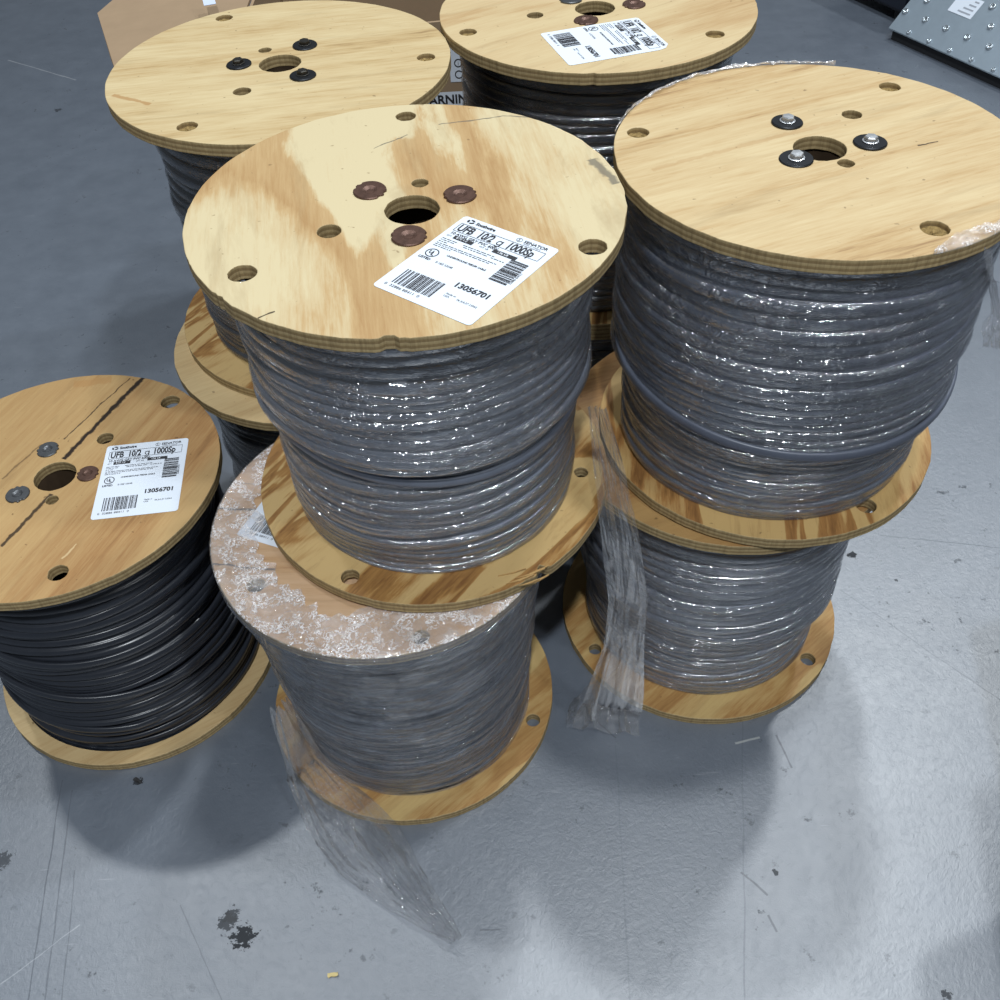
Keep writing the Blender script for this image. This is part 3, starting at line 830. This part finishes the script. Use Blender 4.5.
# right stack
R1 = make_reel('film-wrapped reel on the floor at right, holding up the tall bolted reel', .2913, .9135, 0, .2038, .3774, (0, 0), 23,
               W_DEEP, W_YEL, CAB_GREY, F_C2, prof(.163, .176, .12, .03, 2.4, .02, .004), None,
               bottom_outer=[(808, 659, .0115), (595, 649, .010)], wob=1.2)
R2 = make_reel('upper right reel with black washers and shiny bolt heads, torn film on its rim', .33, .903, .379, .2, .3685, (.004, .001), 24,
               W_R2, W_GOLD2, CAB_BLUE, F_R2, prof(.171, .186, .125, .018, 0.4, .010, .003), (820, 148),
               washers=[(787, 123, .016), (870, 143, .0165), (796, 160, .0165)], small=[(852, 114, .011), (846, 163, .009)],
               outer=[(638, 133, .012), (890, 86, .012), (935, 228, .0135)], bottom_outer=[(866, 505, .0125)],
               plugs=True, washer_kind='black', bolts=BOLT_STEEL, loops=[(.15, .02, .4, .003, math.radians(170), math.radians(380))])
# left single reel, bare cable
L1 = make_reel('unwrapped black cable reel on the floor at far left, cracked brown top with label', -.5526, .8914, 0, .2010, .3726, (.004, .004), 25,
               W_L1, W_B1, CAB_BLK, None, prof(.176, .176, .2, 0, 0, .01, .004), (55, 476),
               washers=[(48, 450, .0140), (88, 474, .0135), (18, 495, .0145)], small=[(105, 438, .0115), (52, 500, .0085)],
               outer=[(58, 573, .0125), (170, 401, .0135)], washer_kind=['grey', 'rust', 'grey'],
               tabel=[(106, 447), (189, 438), (90, 520)], jitter=0.003, wob=1.7, lowfine=.85, pitch=.0118,
               loops=[(.16, .03, 1.2, .003, math.radians(190), math.radians(330)), (.06, .02, 2.2, .003, math.radians(180), math.radians(300)), (.25, .03, .5, .003, math.radians(200), math.radians(350))])
# back left stack
B1 = make_reel('lower back left reel, only its pale rim and dark cable showing', -.2558, 1.18, 0, .203, .3637, (0, 0), 26,
               W_B1, W_B1, CAB_BLK, F_DARK, prof(.168, .168, .2, 0, 0), None)
B2 = make_reel('upper back left reel with three black washers under dark bolts', -.2395, 1.2265, .3637, .2090, .366, (0, -.002), 27,
               W_B2, W_GOLD, CAB_DARK, F_DARK, prof(.163, .166, .2, 0, 0, .01, .002), (280, 63),
               washers=[(239, 65, .0155), (305, 46, .0155), (303, 76, .0160)], small=[(265, 50, .009), (242, 91, .0115)],
               outer=[(224, 18, .012), (187, 126, .0125), (426, 57, .012)], plugs=True, washer_kind='black', bolts=BOLT_DARK,
               jitter=.0022)
# back middle stack
M1 = make_reel('lowest reel at the back, hidden beneath the labelled back middle reel', .16, 1.335, 0, .203, .3696, (0, 0), 28,
               W_B1, W_GOLD, CAB_BLK, F_DARK, prof(.168, .168, .2, 0, 0), None)
M2 = make_reel('upper back middle reel, its label lying sideways and its centre hole at the picture edge', .1605, 1.3345, .3696, .2042, .3667, (0, 0), 29,
               W_M2, W_GOLD2, CAB_BLK, F_DARK, prof(.176, .176, .2, 0, 0, .01, .003), (595, 8),
               washers=[(571, 0, .0155), (634, 5, .0150), (586, 21, .0155)], small=[(535, 15, .0115)], outer=[(468, 32, .012), (715, 34, .0125)],
               plugs=True, washer_kind=['grey', 'rust', 'rust'], tabel=[(640, 21), (668.5, 46), (543, 36)], cut=True,
               notches_top=[(math.radians(262), .03, .003)])


# wrinkled film folded over the rim of the lower front reel
def film_collar(reel, R, H, r_in, seed, mat, a0=0.0, a1=2 * math.pi, nth=260, nr=26, amp=.0012, ragged=.25):
    rng = random.Random(seed)
    th = np.linspace(a0, a1, nth); s = np.linspace(0, 1, nr)
    T_, S_ = np.meshgrid(th, s)
    e = snoise(rng, 9, 5.0)(3 * np.cos(T_), 3 * np.sin(T_)) * ragged + snoise(rng, 9, 20)(3 * np.cos(T_), 3 * np.sin(T_)) * ragged * 0.4
    rin = r_in + (R - r_in) * np.clip(0.25 + e * .5, 0, .95)
    if a1 - a0 < 6:
        win = np.sin(np.clip((T_ - a0) / (a1 - a0), 0, 1) * math.pi) ** 0.6
        rin = R - (R - rin) * win
    r = R + 0.0010 + (rin - R) * S_
    wv = snoise(rng, 12, 1.0)
    z = H + 0.0016 + amp * np.abs(wv(T_ * 70, S_ * 14)) * np.clip(S_ * 6, 0, 1) - 0.002 * (S_ < 0.01)
    V = np.stack([r * np.cos(T_), r * np.sin(T_), z], -1)
    UV = np.stack([r * np.cos(T_), r * np.sin(T_)], -1)
    me = grid_mesh('film_collar', V, False, UV)
    o = link('film_collar', me, mat, reel); o['label'] = 'crinkled clear film folded over the rim'
    return o


film_collar(C1, .1983, .381, .125, 5, F_TOP, amp=.0007)
F_TAIL = film_mat('film_glinting', 0.06, 0.16, (0.85, 0.86, 0.88), rough=0.05, bump=1.0, stretch=1.2, scale=120, painted_glint=.5)
F_SHRED = film_mat('film_shred', 0.30, 0.08, (0.95, 0.90, 0.88), rough=0.12, bump=0.8, stretch=1.5, scale=60, painted_glint=.6)
film_collar(R2, .2, .3685, .178, 9, F_SHRED, math.radians(283), math.radians(330), 90, 14, .002, .6)
film_collar(R2, .2, .3685, .193, 10, F_SHRED, math.radians(70), math.radians(165), 120, 8, .002, .5)


def local(reel, pts):
    inv = reel.matrix_world.inverted(); return [inv @ Vector(p) for p in pts]


def local_pt(reel, p): return reel.matrix_world.inverted() @ Vector(p)


RAW = simple('raw_torn_wood', lin(176, 142, 94), .8, 0, .1, .3, 300)


def tail(reel, pts, widths, side, seed, mat=F_LOOSE, crumple=.008, label='loose tail of clear film', fold=2.5, nu=60):
    rot = reel.matrix_world.to_quaternion().inverted()
    o = film_sheet('film_tail', reel, local(reel, pts), widths, [rot @ Vector(s) for s in side], mat, seed, crumple, nu=nu, fold=fold)
    o['label'] = label
    return o


for (pa, pb, hw) in (((506, 583), (534, 575), .0012), ((514, 578), (545, 569), .0009), ((528, 583), (549, 575), .0012), ((498, 575), (526, 569), .0007), ((530, 572), (549, 566), .0008), ((518, 585), (540, 579), .0008)):
    q0, q1 = local_pt(C2, at(*pa, .4015)), local_pt(C2, at(*pb, .4015)); d_ = (q1 - q0); n_ = Vector((-d_.y, d_.x, 0)).normalized() * hw
    b = bmesh.new(); zz_ = T - .0002
    v0 = [b.verts.new((q.x, q.y, z_)) for q, z_ in ((q0, zz_), (q0.lerp(q1, .4) + n_, zz_), (q1 + n_ * .4, zz_ + .003), (q1 - n_ * .4, zz_ + .003), (q0.lerp(q1, .5) - n_, zz_))]
    f = b.faces.new(v0); ex = bmesh.ops.extrude_face_region(b, geom=[f])
    for v_ in ex['geom']:
        if isinstance(v_, bmesh.types.BMVert): v_.co.z += .0014
    bmesh.ops.recalc_face_normals(b, faces=b.faces)
    so = bm_obj('splinter', b, RAW, C2); so['label'] = 'pale torn splinter'
# film hanging between the two stacks down to the floor
def loose(pts, widths, side, seed, label, crumple=.008, mat=F_LOOSE):
    o = film_sheet('plastic_film', None, pts, widths, side, mat, seed, crumple)
    return tag(o, label, 'plastic film')


loose([aty(598, 405, .80), aty(612, 470, .765), aty(622, 530, .745), aty(628, 590, .735), aty(622, 650, .72), at(610, 705, .02), at(608, 734, .012)],
      [.010, .017, .022, .024, .026, .040, .050], [(1, -.2, 0)] * 7, 3, 'grey crumpled film hanging between the front and right reels down to the floor', crumple=.010)
loose([at(600, 690, .012), at(577, 705, .012), at(566, 716, .008)], [.018, .024, .014], [(.2, 1, .1)] * 3, 13, 'small shiny crumple of film on the floor left of the hanging film', crumple=.010)
# film tail trailing over the floor from the foot of the lower front reel
tail(C1, [aty(275, 700, .665), at(300, 765, .035), at(335, 812, .014), at(370, 855, .006), at(410, 895, .006), at(440, 925, .006), at(458, 942, .006)],
     [.012, .030, .046, .046, .030, .016, .008], [(.7, .5, .1)] * 7, 4, mat=F_TAIL, crumple=.009, label='clear film tail trailing over the floor')
# drips off the upper right reel
tail(R2, [at(988, 246, .745), aty(990, 275, .80), aty(994, 310, .80), aty(992, 330, .80), aty(990, 345, .80)], [.004, .003, .006, .012, .008], [(1, 0, 0)] * 5, 6, crumple=.004)

# ------------------------------------------------------------------ open carton behind the reels
CARD = simple('cardboard', lin(150, 128, 104), 0.85, 0, 0.1, 0.10, 25)
CARD_IN = simple('cardboard_liner', lin(122, 98, 76), 0.9, 0, 0.1, 0.10, 25)
carton = thing('carton', 'open brown cardboard carton standing behind the back reels, flap spread left', 'box', (-.06, 1.80, 0))
CO = Vector((-.06, 1.80, 0))


def slab(name, pts, thick, mat, parent, o=CO, direction=None):
    """extruded polygon; pts are world points"""
    b = bmesh.new(); vs = [b.verts.new(Vector(p) - o) for p in pts]
    f = b.faces.new(vs); f.normal_update(); nrm = direction or f.normal
    ex = bmesh.ops.extrude_face_region(b, geom=[f])
    for v in ex['geom']:
        if isinstance(v, bmesh.types.BMVert): v.co += nrm * thick
    bmesh.ops.recalc_face_normals(b, faces=b.faces)
    return bm_obj(name, b, mat, parent)


hb = .625
slab('front_panel', [(-.37, 1.585, 0), (.25, 1.585, 0), (.25, 1.585, hb + .025), (-.37, 1.585, hb)], .005, CARD, carton, direction=Vector((0, 1, 0)))
slab('back_panel', [(-.37, 2.02, 0), (.25, 2.02, 0), (.25, 2.02, hb), (-.37, 2.02, hb)], .005, CARD, carton, direction=Vector((0, 1, 0)))
slab('side_panel', [(-.37, 1.59, 0), (-.37, 2.02, 0), (-.37, 2.02, hb), (-.37, 1.59, hb)], .005, CARD, carton, direction=Vector((1, 0, 0)))
slab('side_panel', [(.245, 1.59, 0), (.245, 2.02, 0), (.245, 2.02, hb), (.245, 1.59, hb)], .005, CARD, carton, direction=Vector((1, 0, 0)))
slab('flap', [(-.371, 1.59, hb), (-.555, 1.545, .603), (-.576, 1.6, .60), (-.646, 1.8, .60), (-.60, 1.98, .605), (-.371, 2.02, hb)], .005, CARD, carton, direction=Vector((0, 0, 1)))
slab('bottom_panel', [(-.365, 1.59, .0), (.245, 1.59, .0), (.245, 2.02, .0), (-.365, 2.02, .0)], .005, CARD_IN, carton, direction=Vector((0, 0, 1)))
wl = bmesh.new(); rect(wl, -.10, -.014, .11, .0105, 0)
wo = bm_obj('warning_strip', wl, PAPER, carton)
wo.matrix_local = Matrix.Translation((-.015, -.2160, .518)) @ Matrix.Rotation(math.pi / 2, 4, 'X')
wo['label'] = 'white printed strip'
wt = bmesh.new(); text_into(wt, 'WARNING', -.026, -.0085, .0205, 1.0, bold=.0006, z=.0006)
wlt = bm_obj('lettering', wt, INK, wo)
il = bmesh.new(); rect(il, -.010, -.012, .022, .052, 0)
io = bm_obj('icon_label', il, PAPER, carton)
io.matrix_local = Matrix.Translation((.028, -.2160, .556)) @ Matrix.Rotation(math.pi / 2, 4, 'X')
im = bmesh.new(); ringmark(im, .004, .018, .005, .0066); ringmark(im, .004, .000, .005, .0066, a0=.6, a1=5.6)
text_into(im, 'i', .0028, .0148, .009, z=.0006)
bm_obj('icon', im, INK, io)
# pale tape strip on the flap
tp = [(212, -6), (218, 12), (206, 14), (201, -6)]
slab('tape', [aty(u, v, 1.72 - .003 * (v + 6)) + Vector((0, 0, .012)) for u, v in tp], .0008, simple('pale_tape', lin(196, 206, 226), 0.3), carton)

# ------------------------------------------------------------------ steel ramp and dark case, far right
STEEL = simple('brushed_steel_deck', lin(150, 163, 174), 0.42, 0.55, 0.5, 0.08, 40)
DIMPLE = simple('raised_dimple', lin(190, 198, 204), 0.25, 0.8)
RUBBER = simple('black_rubber', (0.012, 0.013, 0.016), 0.7)
P0 = at(888, 28, .032); P1 = at(1000, 78, .032)
ex_ = (P1 - P0).normalized()                         # along the lower lip
ey_ = (Vector((.05, .03, .06)) - ex_ * Vector((.05, .03, .06)).dot(ex_)).normalized()   # up the slope
ez_ = ex_.cross(ey_)
if ez_.z < 0: ez_ = -ez_
ramp = thing('steel_ramp', 'grey dimpled steel ramp with a white sticker at the top right corner', 'ramp', (P0.x, P0.y, 0))
RM = Matrix((ex_, ey_, ez_)).transposed().to_4x4(); RM.translation = P0 - Vector((P0.x, P0.y, 0))
L_, U_ = 0.95, 0.34
b = bmesh.new()
bmesh.ops.create_cube(b, size=1, matrix=Matrix.Translation((L_ / 2, U_ / 2, -.004)) @ Matrix.Diagonal((L_, U_, .008, 1)))
bmesh.ops.bevel(b, geom=list(b.edges), offset=.0015, segments=2, affect='EDGES')


def dome(bm_, x, y, r, h):
    n = 16; prev = None
    for (rr, z) in ((r, 0), (r * .86, h * .7), (r * .6, h), (r * .5, h * .75), (r * .42, h * .2)):
        cur = [bm_.verts.new((x + rr * math.cos(2 * math.pi * i / n), y + rr * math.sin(2 * math.pi * i / n), z)) for i in range(n)]
        if prev:
            for i in range(n): bm_.faces.new((prev[i], prev[(i + 1) % n], cur[(i + 1) % n], cur[i]))
        prev = cur
    bm_.faces.new(prev)


deck = bm_obj('deck', b, STEEL, ramp); deck.matrix_local = RM
sx_ = .079
dmes = []
for rr_ in (.007, .0105):
    db = bmesh.new(); dome(db, 0, 0, rr_, .006); mm_ = bpy.data.meshes.new('dimple'); db.to_mesh(mm_); db.free()
    for p_ in mm_.polygons: p_.use_smooth = True
    mm_.materials.append(DIMPLE); dmes.append(mm_)
for j in range(6):
    for i in range(13):
        x = .035 + i * sx_ + (sx_ / 2 if j % 2 == 0 else 0) - (.02 if j else 0); y = .012 + j * .048
        if 0.01 < x < L_ - .01 and y < U_ - .01 and not (.12 < x < .235 and .09 < y < .175):
            d_ = link('dimple', dmes[1 if j else 0], None, deck); d_.location = (x, y, 0)
# dark wedge body carrying the deck
hx = Vector((ey_.x, ey_.y, 0)).normalized()
b0 = P0 + ex_ * .01 + hx * .012; b1 = P0 + ex_ * (L_ - .01) + hx * .012
top = U_ - .01
pts = []
for base in (b0, b1):
    g = Vector((base.x, base.y, 0.0)); t0 = Vector((base.x, base.y, P0.z - .009))
    far = base + ey_ * top; pts.append([g, t0, Vector((far.x, far.y, far.z - .022)), Vector((far.x, far.y, 0))])
b = bmesh.new(); A = [b.verts.new(p - Vector((P0.x, P0.y, 0))) for p in pts[0]]; B = [b.verts.new(p - Vector((P0.x, P0.y, 0))) for p in pts[1]]
b.faces.new(A); b.faces.new(B[::-1])
for i in range(4): b.faces.new((A[i], B[i], B[(i + 1) % 4], A[(i + 1) % 4]))
bmesh.ops.recalc_face_normals(b, faces=b.faces)
bo = bm_obj('base', b, RUBBER, ramp); bo['label'] = 'black base under the steel deck'
sb = bmesh.new(); rect(sb, 0, 0, .085, .055, .0012)
st_ = bm_obj('sticker', sb, PAPER, deck); st_.location = (.135, .105, .0); st_['label'] = 'white printed sticker'
lb = bmesh.new()
for r_ in range(4): rect(lb, .03 + .01 * r_, .008 + .012 * r_, .075, .012 + .012 * r_, .0018)
bm_obj('lettering', lb, simple('faint_ink', lin(150, 155, 165), .6), st_)
ca, cb = at(846, 4, 0), at(890, 25, 0)
dv = (cb - ca).normalized(); pv = Vector((-dv.y, dv.x, 0)); pv = pv if pv.y > 0 else -pv
case = thing('case', 'dark navy case on the floor behind the steel ramp', 'box', ca)
b = bmesh.new()
Mx = Matrix((dv, pv, Vector((0, 0, 1)))).transposed().to_4x4()
bmesh.ops.create_cube(b, size=1, matrix=Mx @ Matrix.Translation((.06, .17, .155)) @ Matrix.Diagonal((.36, .30, .25, 1)))
bmesh.ops.bevel(b, geom=list(b.edges), offset=.012, segments=3, affect='EDGES')
bm_obj('body', b, simple('navy_plastic', lin(24, 30, 44), .45), case)
for fx in (-.04, .18):
    for fy in (.06, .28):
        b = bmesh.new(); lathe(b, [(.0001, 0), (.016, 0), (.018, .004), (.018, .024), (.0001, .024)], 20)
        o = bm_obj('foot', b, RUBBER, case); o.location = Mx @ Vector((fx, fy, 0))

# ------------------------------------------------------------------ made-up low cart out of view, added to cast the lower right corner shadow
bx_, by_ = Vector((.943, .333, 0)), Vector((-.20, -.98, 0))
zc_ = .42
Ec = at(917, 974, 0); Ec = Ec + (Vector((3.025, 4.1, 0)) - Ec) * (zc_ / 5.8)
cart = thing('added_shadow_cart', 'made-up low cart out of view, its flat deck added to shade the lower right corner', 'cart', (Ec.x, Ec.y, 0))
b = bmesh.new()
cs_ = [Vector((0, 0, 0)), bx_ * .62, bx_ * .62 + by_ * .85, by_ * .85]
f = b.faces.new([b.verts.new(q + Vector((0, 0, zc_))) for q in cs_])
ex = bmesh.ops.extrude_face_region(b, geom=[f])
for v_ in ex['geom']:
    if isinstance(v_, bmesh.types.BMVert): v_.co.z -= .03
bmesh.ops.recalc_face_normals(b, faces=b.faces)
bm_obj('deck', b, GREY_STEEL, cart)
for fx, fy in ((.2, .12), (.56, .12), (.2, .75), (.56, .75)):
    q = bx_ * fx + by_ * fy
    b = bmesh.new(); lathe(b, [(.0001, .10), (.016, .10), (.016, zc_ - .03), (.0001, zc_ - .03)], 20); o = bm_obj('leg', b, BLACK_STEEL, cart, True); o.location = q
    b = bmesh.new(); lathe(b, [(.0001, -.016), (.045, -.016), (.05, -.01), (.05, .01), (.045, .016), (.0001, .016)], 28)
    o = bm_obj('wheel', b, RUBBER, cart, True); o.location = q + Vector((0, 0, .05)); o.rotation_euler = (math.pi / 2, 0, 0)

# ------------------------------------------------------------------ litter on the floor
CHIP = simple('raw_splinter', lin(206, 186, 130), .8)
BLK = simple('black_scrap', (.02, .02, .022), .6)
for (u, v, L2, ang, mat, nm, lb_, cat) in (
        (333, 975, .011, .1, CHIP, 'wood_chip', 'tiny yellowish wood chip alone on the bottom floor', 'wood chip'),
        (138, 781, .012, -.5, BLK, 'scrap', 'small black scrap on the floor below the left reel', 'scrap'),
        (945, 995, .011, .4, BLK, 'scrap', 'small black scrap in the shadow at the bottom right corner', 'scrap')):
    if cat == 'scrap' and u > 900: continue
    p = at(u, v, 0); b = bmesh.new()
    bmesh.ops.create_cube(b, size=1, matrix=Matrix.Diagonal((L2, L2 * .35, .0025, 1)))
    bmesh.ops.subdivide_edges(b, edges=list(b.edges), cuts=2, use_grid_fill=True)
    for q in b.verts: q.co += Vector((RND.uniform(-1, 1), RND.uniform(-1, 1), 0)) * .0012
    o = bm_obj(nm, b, mat); o.location = (p.x, p.y, .0013); o.rotation_euler = (0, 0, ang); tag(o, lb_, cat)
# splinters caught between the left reel and the front stack
def shred(name, label, path, r, mat, cat):
    b = bmesh.new(); n = 8; prev = None
    for i, p in enumerate(path):
        rr = r * (1 if 0 < i < len(path) - 1 else .4)
        cur = [b.verts.new(Vector(p) - Vector(path[0]) + Vector((rr * math.cos(2 * math.pi * k / n), 0, rr * .5 * math.sin(2 * math.pi * k / n)))) for k in range(n)]
        if prev:
            for k in range(n): b.faces.new((prev[k], prev[(k + 1) % n], cur[(k + 1) % n], cur[k]))
        prev = cur
    o = bm_obj(name, b, mat, None, True); return o
